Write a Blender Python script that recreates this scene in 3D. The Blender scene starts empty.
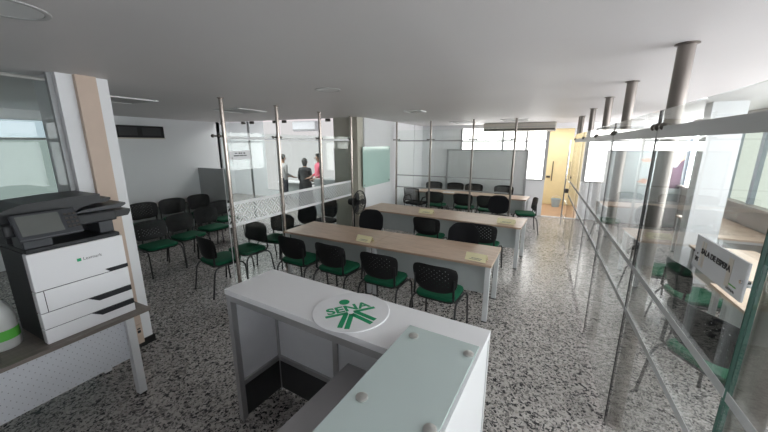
import bpy, bmesh, math, random
from mathutils import Vector, Matrix
random.seed(7)
PI = math.pi
R = math.radians
sc = bpy.context.scene
COL = sc.collection
H = 2.672

# ------------------------------------------------------------------ materials
class NB:
    """small helper that wires shader nodes"""
    def __init__(s, name):
        s.m = bpy.data.materials.new(name); s.m.use_nodes = True
        s.t = s.m.node_tree; s.t.nodes.clear()
        s.out = s.t.nodes.new('ShaderNodeOutputMaterial')
    def n(s, typ, **kw):
        nd = s.t.nodes.new(typ)
        for k, v in kw.items(): setattr(nd, k, v)
        return nd
    def put(s, sock, v):
        if isinstance(v, bpy.types.NodeSocket): s.t.links.new(v, sock)
        elif isinstance(v, (tuple, list)): sock.default_value = tuple(v) + ((1,) if len(v) == 3 and len(sock.default_value) == 4 else ())
        else: sock.default_value = v
    def math(s, op, a, b=0.0, c=None):
        nd = s.n('ShaderNodeMath', operation=op); s.put(nd.inputs[0], a); s.put(nd.inputs[1], b)
        if c is not None: s.put(nd.inputs[2], c)
        return nd.outputs[0]
    def mixc(s, f, a, b):
        nd = s.n('ShaderNodeMix', data_type='RGBA'); s.put(nd.inputs[0], f); s.put(nd.inputs[6], a); s.put(nd.inputs[7], b)
        return nd.outputs[2]
    def ramp(s, f, stops, mode='LINEAR'):
        nd = s.n('ShaderNodeValToRGB'); cr = nd.color_ramp; cr.interpolation = mode
        while len(cr.elements) < len(stops): cr.elements.new(0.5)
        for e, (p, c) in zip(cr.elements, stops): e.position = p; e.color = (*c, 1) if len(c) == 3 else c
        s.put(nd.inputs[0], f); return nd.outputs[0]
    def coord(s, k='Object', scale=(1, 1, 1), rot=(0, 0, 0)):
        tc = s.n('ShaderNodeTexCoord'); mp = s.n('ShaderNodeMapping'); mp.inputs['Scale'].default_value = scale; mp.inputs['Rotation'].default_value = rot
        s.t.links.new(tc.outputs[k], mp.inputs[0]); return mp.outputs[0]
    def xyz(s, v):
        nd = s.n('ShaderNodeSeparateXYZ'); s.put(nd.inputs[0], v); return nd.outputs
    def noise(s, v, scale, detail=3, rough=.5):
        nd = s.n('ShaderNodeTexNoise'); s.put(nd.inputs['Vector'], v); nd.inputs['Scale'].default_value = scale; nd.inputs['Detail'].default_value = detail; nd.inputs['Roughness'].default_value = rough
        return nd.outputs['Fac']
    def voro(s, v, scale, out='Color', feature='F1'):
        nd = s.n('ShaderNodeTexVoronoi', feature=feature); s.put(nd.inputs['Vector'], v); nd.inputs['Scale'].default_value = scale
        return nd.outputs[out]
    def bsdf(s, col, rough=.5, metal=0., spec=.5, bump=None, bs=.1, emis=None, es=0.):
        p = s.n('ShaderNodeBsdfPrincipled'); s.put(p.inputs['Base Color'], col); s.put(p.inputs['Roughness'], rough); s.put(p.inputs['Metallic'], metal)
        s.put(p.inputs['Specular IOR Level'], spec)
        if bump is not None:
            b = s.n('ShaderNodeBump'); b.inputs['Strength'].default_value = bs; b.inputs['Distance'].default_value = .01; s.put(b.inputs['Height'], bump); s.t.links.new(b.outputs[0], p.inputs['Normal'])
        if emis is not None: s.put(p.inputs['Emission Color'], emis); s.put(p.inputs['Emission Strength'], es)
        return p.outputs[0]
    def mixs(s, f, a, b):
        nd = s.n('ShaderNodeMixShader'); s.put(nd.inputs[0], f); s.t.links.new(a, nd.inputs[1]); s.t.links.new(b, nd.inputs[2]); return nd.outputs[0]
    def transp(s, col=(1, 1, 1)):
        nd = s.n('ShaderNodeBsdfTransparent'); s.put(nd.inputs[0], col); return nd.outputs[0]
    def done(s, sh): s.t.links.new(sh, s.out.inputs[0]); return s.m

M = {}
def flat(name, col, rough=.5, metal=0., spec=.5, var=.06, vs=8.):
    b = NB(name); v = b.coord()
    n = b.noise(v, vs, 4)
    c2 = tuple(c * (1 - var) for c in col); c1 = tuple(min(1, c * (1 + var)) for c in col)
    M[name] = b.done(b.bsdf(b.mixc(n, c2, c1), rough, metal, spec, bump=b.noise(v, 180, 2), bs=.03)); return M[name]

def schlick(b, f0=.04):
    g = b.n('ShaderNodeNewGeometry'); d = b.n('ShaderNodeVectorMath', operation='DOT_PRODUCT')
    b.t.links.new(g.outputs['Incoming'], d.inputs[0]); b.t.links.new(g.outputs['Normal'], d.inputs[1])
    c = b.math('ABSOLUTE', d.outputs['Value']); k = b.math('POWER', b.math('SUBTRACT', 1.0, c), 5.0)
    return b.math('MULTIPLY_ADD', k, 1 - f0, f0)
def glass(name, tint, f0=.04, rough=0.):
    b = NB(name); g = b.n('ShaderNodeBsdfGlossy'); g.inputs['Roughness'].default_value = rough; g.inputs['Color'].default_value = (1, 1, 1, 1)
    M[name] = b.done(b.mixs(schlick(b, f0), b.transp(tint), g.outputs[0]))
glass('clear_glass', (.955, .975, .965), .022); glass('left_glass', (.92, .95, .94), .014); glass('green_edge', (.35, .6, .5))

def frost(name, col, alpha, pattern=None):
    b = NB(name); d = b.bsdf(col, .55, 0, .3); a = alpha
    if pattern:
        x, y, z = b.xyz(b.coord('Object'))
        u = b.math('MULTIPLY', y, pattern); w = b.math('MULTIPLY', z, pattern)
        cu = b.math('FLOOR', u); cw = b.math('FLOOR', w)
        par = b.math('MODULO', b.math('ABSOLUTE', b.math('ADD', cu, cw)), 2.0)
        s1 = b.math('SINE', b.math('MULTIPLY', b.math('ADD', u, w), 2 * PI * 1.5)); s2 = b.math('SINE', b.math('MULTIPLY', b.math('SUBTRACT', u, w), 2 * PI * 1.5))
        st = b.math('MULTIPLY_ADD', par, b.math('SUBTRACT', s2, s1), s1)
        a = b.math('MULTIPLY', b.math('GREATER_THAN', st, .05), alpha)
    M[name] = b.done(b.mixs(a, b.transp(), d))
frost('frost_strip', (.86, .87, .88), .92); frost('pattern_film', (.84, .85, .86), .75, 11.0); frost('faint_film', (.72, .75, .75), .05, 9.0)
frost('frost_grey', (.5, .505, .5), .88); frost('pale_film', (.55, .57, .57), .55)

b = NB('wall_paint'); v = b.coord(); M['wall'] = b.done(b.bsdf(b.mixc(b.noise(v, 1.6, 4), (.74, .75, .77), (.8, .81, .83)), .6, 0, .3, bump=b.noise(v, 60), bs=.04))
b = NB('ceiling_paint'); v = b.coord(); M['ceil'] = b.done(b.bsdf(b.mixc(b.noise(v, .8, 5), (.71, .69, .69), (.77, .75, .75)), .55, 0, .3, bump=b.noise(v, 40), bs=.03))
# terrazzo
b = NB('terrazzo'); v = b.coord()
w = b.noise(v, 30, 2); vv = b.n('ShaderNodeVectorMath', operation='ADD'); b.t.links.new(v, vv.inputs[0]); wv = b.n('ShaderNodeTexNoise'); wv.inputs['Scale'].default_value = 22; b.t.links.new(v, wv.inputs['Vector'])
sv = b.n('ShaderNodeVectorMath', operation='SCALE'); b.t.links.new(wv.outputs['Color'], sv.inputs[0]); sv.inputs['Scale'].default_value = .03; b.t.links.new(sv.outputs[0], vv.inputs[1]); v2 = vv.outputs[0]
c1 = b.xyz(b.voro(v2, 48))[0]; c2 = b.xyz(b.voro(v2, 95))[1]
big = b.ramp(c1, [(0, (.03, .029, .031)), (.22, (.035, .034, .036)), (.225, (.13, .12, .118)), (.42, (.22, .205, .2)), (.425, (.42, .39, .37)), (.75, (.49, .46, .44)), (.76, (.31, .28, .26)), (1, (.56, .53, .51))])
sm = b.ramp(c2, [(0, (.04, .04, .042)), (.26, (.09, .088, .088)), (.28, (.28, .26, .245)), (.7, (.4, .375, .36)), (1, (.52, .49, .47))])
sel = b.math('GREATER_THAN', b.xyz(b.voro(v2, 48))[2], .52)
M['terrazzo'] = b.done(b.bsdf(b.mixc(sel, big, sm), b.math('MULTIPLY_ADD', w, .12, .2), 0, .5))
# wood laminate
def wood(name, a, c, sx=2.2, sy=26):
    b = NB(name); v = b.coord('Object', (sx, sy, sy)); n = b.noise(v, 1.6, 6, .62); n2 = b.noise(b.coord('Object', (.8, 60, 60)), 2.5, 3)
    k = b.math('MULTIPLY_ADD', n2, .3, b.math('MULTIPLY', n, .8)); M[name] = b.done(b.bsdf(b.ramp(k, [(.3, a), (.75, c)]), .38, 0, .45))
wood('oak', (.34, .235, .165), (.6, .44, .33)); wood('beige_wood', (.5, .38, .29), (.66, .53, .42)); wood('grey_wood', (.13, .11, .1), (.22, .19, .17), 26, 2.2)
flat('white_metal', (.62, .63, .64), .35); flat('desk_grey', (.5, .53, .52), .45); flat('desk_panel', (.42, .45, .45), .5)
flat('counter_white', (.9, .9, .92), .32, 0, .5, .015, 2); flat('alu', (.5, .5, .51), .42, .6); flat('inner_white', (.8, .81, .84), .5)
flat('shelf_grey', (.46, .45, .46), .42); flat('dark_void', (.05, .05, .053), .45); flat('baseboard', (.012, .012, .013), .45, 0, .2)
flat('steel', (.5, .44, .4), .26, .95); flat('post_steel', (.25, .225, .205), .32, .8); flat('clamp', (.12, .11, .1), .35, .8); flat('chrome', (.75, .75, .76), .12, 1)
flat('black_plastic', (.011, .011, .012), .45, 0, .3); flat('black_fabric', (.012, .012, .014), .9, 0, .2); flat('black_metal', (.014, .014, .015), .35)
flat('green_fabric', (.006, .085, .042), .85, 0, .25, .25, 30); flat('printer_white', (.74, .74, .76), .35, 0, .5, .01); flat('printer_dark', (.02, .021, .024), .42, 0, .35); flat('printer_mid', (.05, .053, .06), .42, 0, .35)
flat('screen', (.13, .135, .13), .2); flat('logo_green', (.0, .3, .12), .4, 0, .5, .03); flat('print_black', (.02, .02, .02), .5); flat('print_grey', (.14, .14, .15), .5)
flat('beige_paint', (.56, .44, .36), .55); flat('cream_column', (.52, .5, .43), .55); flat('yellow_paint', (.8, .68, .4), .5); flat('terracotta', (.55, .36, .24), .4, 0, .5, .15, 3)
flat('win_frame', (.4, .46, .53), .4); flat('grey_frame', (.36, .37, .38), .4); flat('board_white', (.6, .62, .63), .22); flat('ac_white', (.72, .74, .78), .35); flat('ac_grey', (.5, .47, .42), .4)
flat('yellow_card', (.88, .82, .54), .7, 0, .2, .04); flat('paper_white', (.82, .82, .84), .5); flat('tape', (.6, .55, .48), .5); flat('acrylic', (.72, .73, .74), .25)
flat('cubicle', (.42, .43, .43), .8); flat('sill_stone', (.4, .37, .35), .5); flat('light_disc', (.5, .5, .5), .5); flat('hatch', (.42, .42, .42), .6); flat('hatch_light', (.72, .72, .72), .4)
flat('skin', (.45, .27, .19), .55); flat('skin_dark', (.3, .17, .11), .55); flat('hair', (.018, .014, .012), .6); flat('shirt_grey', (.33, .32, .32), .85); flat('shirt_pink', (.78, .16, .24), .85); flat('pants', (.03, .032, .045), .85); flat('cloth_black', (.02, .02, .022), .9)
flat('bottle_white', (.5, .51, .5), .3); flat('label_green', (.1, .42, .06), .5); flat('pail_blue', (.4, .52, .6), .4); flat('purple', (.09, .04, .075), .6); flat('poster_bg_reflection', (.42, .47, .48), .5); flat('poster_skin', (.55, .33, .25), .6); flat('outlet_cream', (.6, .47, .38), .5)
flat('silver_standoff', (.62, .62, .6), .3, .8); flat('glass_green', (.035, .09, .07), .2); flat('curtain', (.8, .74, .74), .8)
b = NB('glassboard'); v = b.coord(); M['glassboard'] = b.done(b.bsdf(b.mixc(b.noise(v, 2), (.46, .65, .6), (.5, .69, .64)), .12, 0, .6))
# frosted glass of counter top
b = NB('counter_glass'); v = b.coord(); M['counter_glass'] = b.done(b.bsdf(b.mixc(b.noise(v, 3), (.54, .63, .62), (.58, .67, .66)), .2, 0, .6))
# perforated plastic
b = NB('perforated'); x, y, z = b.xyz(b.coord('Object'))
d = b.math('MULTIPLY', b.math('SINE', b.math('MULTIPLY', x, PI / .030)), b.math('SINE', b.math('MULTIPLY', z, PI / .026)))
hole = b.math('GREATER_THAN', d, .62)
inside = b.math('MULTIPLY', b.math('LESS_THAN', b.math('ABSOLUTE', x), .185), b.math('LESS_THAN', b.math('ABSOLUTE', b.math('SUBTRACT', z, .695)), .11))
M['perforated'] = b.done(b.mixs(b.math('MULTIPLY', hole, inside), b.bsdf((.011, .011, .012), .45, 0, .28), b.transp()))
# perforated steel of the printer desk: shallow dimples
b = NB('perf_panel'); x, y, z = b.xyz(b.coord('Object'))
d = b.math('MULTIPLY', b.math('SINE', b.math('MULTIPLY', y, PI / .022)), b.math('SINE', b.math('MULTIPLY', z, PI / .028)))
M['perf_panel'] = b.done(b.bsdf(b.mixc(b.math('GREATER_THAN', d, .9), (.6, .62, .66), (.3, .31, .33)), .4))
# mesh of the armchair back
b = NB('mesh_back'); M['mesh_back'] = b.done(b.mixs(.55, b.bsdf((.02, .02, .02), .8), b.transp()))
# lit windows: translucent film over daylight; unseen panes boosted as added fill light
def lit(name, col, s):
    b = NB(name); e = b.n('ShaderNodeEmission'); v = b.coord(); b.put(e.inputs[0], b.mixc(b.noise(v, .7, 2), col, tuple(min(1, c * 1.06) for c in col))); e.inputs[1].default_value = s
    M[name] = b.done(e.outputs[0])
lit('pane_right', (.86, .92, .82), .34); lit('pane_unseen_bright', (.93, .95, 1.0), 3.1); lit('pane_unseen_soft', (.93, .95, 1.0), 1.9); lit('pane_unseen_strong', (.98, .96, .98), 5.0); lit('pane_back', (.98, .96, .92), 2.3); lit('pane_far', (.97, .96, .93), .42); lit('pane_left', (.55, .66, .63), .2); lit('pane_left_top', (.6, .72, .8), .3); lit('pane_office', (.98, .88, .9), .3)

# ------------------------------------------------------------------ geometry helpers
class MB:
    def __init__(s): s.b = bmesh.new()
    def box(s, x0, x1, y0, y1, z0, z1, bev=0., rz=0., org=None):
        ret = bmesh.ops.create_cube(s.b, size=1); vs = ret['verts']
        for v in vs: v.co = Vector(((x0 + x1) / 2 + v.co.x * (x1 - x0), (y0 + y1) / 2 + v.co.y * (y1 - y0), (z0 + z1) / 2 + v.co.z * (z1 - z0)))
        if bev > 0:
            es = list({e for v in vs for e in v.link_edges}); bmesh.ops.bevel(s.b, geom=es, offset=bev, segments=2, affect='EDGES', profile=.5)
        return s
    def prism(s, pts, z0, z1):
        """extrude a polygon in XY"""
        lo = [s.b.verts.new((p[0], p[1], z0)) for p in pts]; hi = [s.b.verts.new((p[0], p[1], z1)) for p in pts]
        n = len(pts); s.b.faces.new(hi); s.b.faces.new(lo[::-1])
        for i in range(n): s.b.faces.new((lo[i], lo[(i + 1) % n], hi[(i + 1) % n], hi[i]))
        return s
    def slab(s, w, d, z0, z1, r=.05, e=.01, cx=0, cy=0, seg=5, dome=0.):
        """rounded rectangle slab with eased edges"""
        def ring(ins, z):
            o = []
            for qx, qy, a0 in ((1, 1, 0), (-1, 1, 90), (-1, -1, 180), (1, -1, 270)):
                for k in range(seg + 1):
                    a = R(a0 + 90 * k / seg); rr = max(r - ins, .001)
                    o.append(s.b.verts.new((cx + qx * (w / 2 - r) + rr * math.cos(a), cy + qy * (d / 2 - r) + rr * math.sin(a), z)))
            return o
        rs = [ring(e, z0), ring(e * .3, z0 + e * .3), ring(0, z0 + e), ring(0, z1 - e), ring(e * .3, z1 - e * .3), ring(e, z1)]
        n = len(rs[0])
        for a, c in zip(rs, rs[1:]):
            for i in range(n): s.b.faces.new((a[i], a[(i + 1) % n], c[(i + 1) % n], c[i]))
        s.b.faces.new(rs[0][::-1])
        if dome:
            t = [s.b.verts.new((cx + (v.co.x - cx) * .6, cy + (v.co.y - cy) * .6, z1 + dome)) for v in rs[-1]]
            for i in range(n): s.b.faces.new((rs[-1][i], rs[-1][(i + 1) % n], t[(i + 1) % n], t[i]))
            s.b.faces.new(t)
        else: s.b.faces.new(rs[-1])
        return s
    def tube(s, pts, r, n=8, cap=True, r2=None):
        pts = [Vector(p) for p in pts]; rings = []; m = len(pts); up = None
        for i, p in enumerate(pts):
            t = (pts[min(i + 1, m - 1)] - pts[max(i - 1, 0)]).normalized()
            if up is None: up = Vector((0, 0, 1)) if abs(t.z) < .9 else Vector((1, 0, 0))
            a = t.cross(up).normalized(); bb = a.cross(t).normalized(); up = bb
            rr = r if r2 is None else r + (r2 - r) * i / (m - 1)
            rings.append([s.b.verts.new(p + (a * math.cos(2 * PI * k / n) + bb * math.sin(2 * PI * k / n)) * rr) for k in range(n)])
        for A, B in zip(rings, rings[1:]):
            for k in range(n): s.b.faces.new((A[k], B[k], B[(k + 1) % n], A[(k + 1) % n]))
        if cap: s.b.faces.new(rings[0]); s.b.faces.new(rings[-1][::-1])
        return s
    def lathe(s, prof, n=24, org=(0, 0, 0)):
        o = Vector(org); rings = []
        for r, z in prof:
            rings.append([s.b.verts.new(o + Vector((r * math.cos(2 * PI * k / n), r * math.sin(2 * PI * k / n), z))) for k in range(n)] if r > 1e-6 else [s.b.verts.new(o + Vector((0, 0, z)))])
        for A, B in zip(rings, rings[1:]):
            for k in range(n):
                q = [A[k % len(A)], A[(k + 1) % len(A)], B[(k + 1) % len(B)], B[k % len(B)]]; u = []
                for x in q:
                    if x not in u: u.append(x)
                if len(u) > 2: s.b.faces.new(u)
        for rr in (rings[0], rings[-1]):
            if len(rr) > 1:
                try: s.b.faces.new(rr)
                except ValueError: pass
        return s
    def ball(s, c, rx, ry=None, rz=None, u=16, v=10):
        ret = bmesh.ops.create_uvsphere(s.b, u_segments=u, v_segments=v, radius=1)
        for q in ret['verts']: q.co = Vector((c[0] + q.co.x * rx, c[1] + q.co.y * (ry or rx), c[2] + q.co.z * (rz or rx)))
        return s
    def shell(s, w, h, zc, y0, bend, lean, th, taper=.06, n=14, sq=.2):
        """bent, rounded back panel standing in XZ, front towards +Y"""
        G = []
        for side in (0, 1):
            g = []
            for j in range(n + 1):
                row = []
                for i in range(n + 1):
                    u = -1 + 2 * i / n; v = -1 + 2 * j / n
                    x = w / 2 * u * (1 - sq * .55 * v ** 4) * (1 + taper * v); z = h / 2 * v * (1 - sq * u ** 4)
                    edge = max(abs(u), abs(v)) ** 8
                    y = y0 + bend * u * u - lean * v * h / 2 + (th / 2 if side else -th / 2) * (1 - .6 * edge)
                    row.append(s.b.verts.new((x, y, zc + z)))
                g.append(row)
            G.append(g)
        for side, g in enumerate(G):
            for j in range(n):
                for i in range(n):
                    q = (g[j][i], g[j][i + 1], g[j + 1][i + 1], g[j + 1][i]); s.b.faces.new(q if side == 0 else q[::-1])
        path = [(0, i) for i in range(n)] + [(j, n) for j in range(n)] + [(n, n - i) for i in range(n)] + [(n - j, 0) for j in range(n)]
        for (a, c), (d, e) in zip(path, path[1:] + path[:1]):
            s.b.faces.new((G[0][a][c], G[1][a][c], G[1][d][e], G[0][d][e]))
        return s
    def build(s, name, mat, parent=None, smooth=False, mw=None):
        bmesh.ops.recalc_face_normals(s.b, faces=s.b.faces[:])
        me = bpy.data.meshes.new(name); s.b.to_mesh(me); s.b.free()
        for mm in (mat if isinstance(mat, (list, tuple)) else [mat]): me.materials.append(M[mm] if isinstance(mm, str) else mm)
        o = bpy.data.objects.new(name, me); COL.objects.link(o)
        if smooth:
            for p in me.polygons: p.use_smooth = True
            try: me.set_sharp_from_angle(angle=R(38))
            except Exception: pass
        if parent is not None: o.parent = parent
        if mw is not None: o.matrix_basis = mw
        return o

def tag(o, label=None, cat=None, group=None, kind=None):
    if label: o['label'] = label
    if cat: o['category'] = cat
    if group: o['group'] = group
    if kind: o['kind'] = kind
    return o
def empty(name, loc, rz, label, cat, group=None, kind=None):
    o = bpy.data.objects.new(name, None); COL.objects.link(o); o.location = loc; o.rotation_euler = (0, 0, rz); o.empty_display_size = .1
    return tag(o, label, cat, group, kind)
def struct(name, mb, mat, parent=None):
    o = mb.build(name, mat, parent)
    if parent is None: o['kind'] = 'structure'
    return o
def dup(root, loc, rz, label, group=None, scale=None):
    r = root.copy(); COL.objects.link(r); r.location = loc; r.rotation_euler = (0, 0, rz); r['label'] = label
    if group: r['group'] = group
    if scale: r.scale = (scale,) * 3
    for ch in list(root.children):
        c = ch.copy(); COL.objects.link(c); c.parent = r
        for g in list(ch.children):
            d = g.copy(); COL.objects.link(d); d.parent = c
    return r
def text(name, body, size, mat, parent, mw, align='LEFT', ext=.0006, bold=0., sx=1.):
    cu = bpy.data.curves.new(name, 'FONT'); cu.body = body; cu.size = size; cu.extrude = ext; cu.align_x = align; cu.offset = bold
    t = bpy.data.objects.new('tmp', cu); COL.objects.link(t)
    dg = bpy.context.evaluated_depsgraph_get(); me = bpy.data.meshes.new_from_object(t.evaluated_get(dg)); bpy.data.objects.remove(t)
    me.materials.clear(); me.materials.append(M[mat])
    o = bpy.data.objects.new(name, me); COL.objects.link(o); o.parent = parent; o.matrix_basis = mw @ Matrix.Diagonal((sx, 1, 1, 1)); return o
def basis(x, y, z, loc):
    m = Matrix((x, y, z)).transposed().to_4x4(); m.translation = loc; return m

# ------------------------------------------------------------------ room shell
XR, YB = 3.25, 10.4
struct('floor', MB().box(-12, 3.5, -2.6, 13.2, -.12, 0), 'terrazzo')
struct('ceiling', MB().prism([(-8.2, -2.6), (3.5, -2.6), (3.5, 12.9), (-3.62, 12.9), (-3.62, 6.3), (-8.2, 6.1)], H, H + .12), 'ceil')
struct('ceiling_office', MB().box(-12, -3.5, 6.3, 9.9, 3.3, 3.4), 'ceil')
struct('trim_lintel', MB().prism([(-8.2, 6.1), (-3.62, 6.3), (-3.62, 6.4), (-8.2, 6.2)], H + .12, 3.3), 'ceil')
# left wall with a window near the camera
lw = MB(); lw.box(-8.15, -8, -2.6, 1.2, 0, H); lw.box(-8.15, -8, 1.2, 2.95, 0, 1.05); lw.box(-8.15, -8, 1.2, 2.95, 2.5, H); lw.box(-8.15, -8, 2.95, 6.15, 0, H)
struct('wall_left', lw, 'wall')
w = MB().box(-8.1, -8.06, 1.2, 2.95, 1.05, 2.17).build('window_1', 'pane_left'); w['kind'] = 'structure'
MB().box(-8.1, -8.06, 1.2, 2.95, 2.21, 2.5).build('window_pane', 'pane_left_top', w)
MB().box(-8.12, -8.0, 1.2, 2.95, 2.17, 2.21).build('window_frame', 'grey_frame', w)
struct('wall_rear', MB().box(-8.2, 3.5, -2.7, -2.55, 0, H), 'wall')
# right wall: sill wall, windows, header
struct('wall_right', MB().box(XR, XR + .18, -2.6, YB + .1, 0, 1.06).box(XR, XR + .18, -2.6, YB + .1, 2.6, H), 'sill_stone')
struct('trim_1', MB().box(XR - .1, XR + .1, -2.6, YB, 1.06, 1.1), 'sill_stone')
for i, (y0, y1) in enumerate(((-2.5, -.5), (-.5, 1.5), (1.5, 3.5), (3.5, 5.5), (5.5, 7.53), (7.53, 8.3), (8.3, 10.35))):
    w = MB().box(XR + .06, XR + .08, y0 + .04, y1 - .04, 1.1, 2.6).build('window_%d' % (i + 2), ('pane_unseen_soft', 'pane_unseen_soft', 'pane_unseen_bright', 'pane_unseen_bright', 'pane_right', 'pane_right', 'pane_unseen_strong')[i]); w['kind'] = 'structure'
    MB().box(XR + .0, XR + .1, y1 - .05, y1 + .05, 1.1, 2.6).build('window_frame', 'win_frame', w)
# back wall
bw = MB(); bw.box(-3.75, .16, YB, YB + .15, 0, 1.08); bw.box(-3.75, -2.32, YB, YB + .15, 1.08, H); bw.box(-2.32, .16, YB, YB + .15, 2.56, H)
bw.box(.16, .78, YB, YB + .15, 2.53, H); bw.box(.78, XR + .1, YB, YB + .15, 0, 1.08); bw.box(.78, .9, YB, YB + .15, 1.08, H); bw.box(.9, XR + .1, YB, YB + .15, 2.5, H)
struct('wall_back', bw, 'wall')
w = MB().box(-2.32, .1, YB + .06, YB + .08, 1.08, 2.56).build('window_9', 'pane_back'); w['kind'] = 'structure'
f = MB()
for x in (-2.32, -1.08, -.42): f.box(x - .03, x + .03, YB + .0, YB + .1, 1.08, 2.56)
f.box(-2.32, .1, YB + .01, YB + .09, 2.16, 2.2); f.box(.08, .17, YB - .02, YB + .12, 1.08, 2.56); f.box(-2.32, .1, YB - .02, YB + .1, 1.05, 1.09)
f.build('window_frame', 'grey_frame', w)
w = MB().box(.9, XR, YB + .06, YB + .08, 1.08, 2.5).build('window_10', 'pane_far'); w['kind'] = 'structure'
f = MB()
for x in (.92, 2.0, 3.2): f.box(x - .025, x + .025, YB + .0, YB + .1, 1.08, 2.5)
f.build('window_frame', 'win_frame', w)
# hall behind the back opening
struct('wall_yellow', MB().box(-.4, 2.2, 12.6, 12.75, 0, H), 'yellow_paint')
struct('wall_hall', MB().box(-.55, -.4, YB + .15, 12.75, 0, H).box(2.2, 2.35, YB + .15, 12.75, 0, H), 'wall')
struct('floor_hall', MB().box(-.4, 2.2, YB, 12.6, 0, .006), 'terracotta')
struct('trim_2', MB().box(.16, .78, YB - .03, YB + .02, 0, .02), 'paper_white')
# inner wall of the classroom and the cream column
struct('wall_inner', MB().box(-3.75, -3.62, 6.45, YB, 0, 3.3), 'wall')
struct('column_cream', MB().box(-4.28, -3.66, 6.2, 6.45, 0, 3.3).box(-3.86, -3.8, 6.17, 6.2, 0, H), 'cream_column')
# office behind
struct('wall_office_left', MB().box(-12, -11.85, 6.1, 9.9, 0, 3.3), 'wall')
struct('wall_office_front', MB().box(-12, -8.0, 6.05, 6.15, 0, 3.3), 'wall')
struct('wall_office_back', MB().box(-12, -3.6, 9.6, 9.75, 0, 3.3), 'wall')
# white pillar by the printer with beige pilaster
p = struct('pillar_left', MB().box(-4.05, -3.63, 1.33, 1.69, 0, H), 'wall')
MB().box(-3.64, -3.585, 1.44, 1.585, .06, H).build('pilaster', 'beige_paint', p)
MB().box(-4.07, -3.615, 1.31, 1.705, 0, .075).build('baseboard', 'baseboard', p)
struct('pillar_right', MB().box(2.09, 2.46, 6.2, 6.45, 0, H), 'wall')
# ceiling fixtures
def ceil_disc(x, y, r, label):
    t = empty('ceiling_light', (x, y, H), 0, label, 'ceiling light', 'round ceiling downlights')
    MB().lathe([(r, 0), (r - .002, -.004), (r - .012, -.006), (r - .024, -.004), (r - .024, 0)], 32).build('ring', 'light_disc', t, True)
    MB().lathe([(0, -.003), (r - .025, -.003), (r - .025, -.001), (0, -.001)], 32).build('diffuser', 'hatch_light', t, True)
ceil_disc(-2.14, .66, .15, 'round recessed downlight at the top left corner of the photo')
ceil_disc(-2.15, 3.03, .14, 'round recessed downlight in the middle of the grey ceiling')
def ceil_hatch(x, y, w, d, rz, label):
    t = empty('ceiling_light_panel', (x, y, H), rz, label, 'ceiling light panel', 'square ceiling light panels')
    f = MB()
    for s in (-1, 1): f.box(-w / 2, w / 2, s * d / 2 - .012, s * d / 2 + .012, -.015, 0); f.box(s * w / 2 - .012, s * w / 2 + .012, -d / 2, d / 2, -.015, 0)
    f.build('frame', 'hatch_light', t); MB().box(-w / 2 + .012, w / 2 - .012, -d / 2 + .012, d / 2 - .012, -.008, 0).build('diffuser', 'hatch', t)
ceil_hatch(-5.05, 2.45, .6, .6, 0, 'square unlit ceiling panel nearest the beige pilaster')
ceil_hatch(-4.8, 4.15, .6, .6, 0, 'square unlit ceiling panel above the glass office corner post')
ceil_hatch(-2.1, 5.6, .3, .3, 0, 'small square ceiling panel in front of the classroom glass')
ceil_hatch(-1.95, 8.9, .6, .6, 0, 'square ceiling panel left of the long ceiling air conditioner')
ceil_hatch(-.65, 8.6, .6, .6, 0, 'square ceiling panel just in front of the long ceiling air conditioner')

# ------------------------------------------------------------------ glass partitions
def clamp_mb(x, y, z, dx, dy):
    """little spider fitting: a hub and two arms along (dx,dy)"""
    m = MB()
    m.tube([(x - dx * .09, y - dy * .09, z), (x + dx * .09, y + dy * .09, z)], .012, 8)
    for s in (-1, 1): m.ball((x + s * dx * .085, y + s * dy * .085, z), .022, u=10, v=6)
    m.ball((x, y, z), .025, u=10, v=6); return m
def partition_y(name, label, xg, xp, joints, posts, top, pr, gl, z0, strips, film, post_mat, side=1, toplabel=None):
    """partition running along Y: glass at xg, posts at xp"""
    t = empty(name, (xg, (joints[0] + joints[-1]) / 2, 0), 0, label, 'glass partition', None, 'thing'); oy = (joints[0] + joints[-1]) / 2
    for y0, y1 in zip(joints, joints[1:]):
        g = MB().box(-.005, .005, y0 + .012 - oy, y1 - .012 - oy, z0, top).build('glass_panel', gl, t)
        for (a, c, mat) in strips:
            MB().box(side * .0055 - .001, side * .0055 + .001, y0 + .008 - oy, y1 - .008 - oy, a, c).build('frosted_strip' if mat.startswith('frost') else 'pattern_film', mat, g)
        for yy in (y0 + .012, y1 - .012):
            MB().box(-.0055, .0055, yy - .002 - oy, yy + .002 - oy, z0, top).build('glass_edge', ('glass_green' if abs(yy - 1.28) < .1 else 'print_black') if gl == 'clear_glass' else 'hatch_light', g)
    for y in posts:
        p = MB().tube([(xp - xg, y - oy, 0), (xp - xg, y - oy, H - .001)], pr, 20).build('post', post_mat, t, True)
        MB().lathe([(pr + .015, 0), (pr + .015, .006), (pr, .012)], 24, (xp - xg, y - oy, 0)).build('flange', post_mat, p, True)
        MB().lathe([(pr, H - .012), (pr + .015, H - .006), (pr + .015, H - .001)], 24, (xp - xg, y - oy, 0)).build('flange', post_mat, p, True)
    for y in joints:
        for z in (2.2,):
            c = clamp_mb(0, y - oy, z, 0, 1); c.tube([(0, y - oy, z), ((xp - xg) * .8, (min(posts, key=lambda q: abs(q - y)) - y) * .8 + y - oy, z)], .012, 8); c.build('clamp', 'clamp', t, True)
    return t
ST = [(2.135, 2.2, 'frost_grey'), (1.285, 1.32, 'frost_grey'), (.985, 1.02, 'frost_grey')]
rp = partition_y('glass_partition', 'long clear glass partition on thick steel posts along the right of the aisle', .62, .705,
    [-.3, 1.28, 2.5, 3.84, 5.0, 6.44, 8.0], [1.33, 2.6, 3.88, 5.02, 6.46, 8.04], 2.295, .043, 'clear_glass', .06, ST + [(1.02, 1.285, 'faint_film')], None, 'post_steel', -1)
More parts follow.
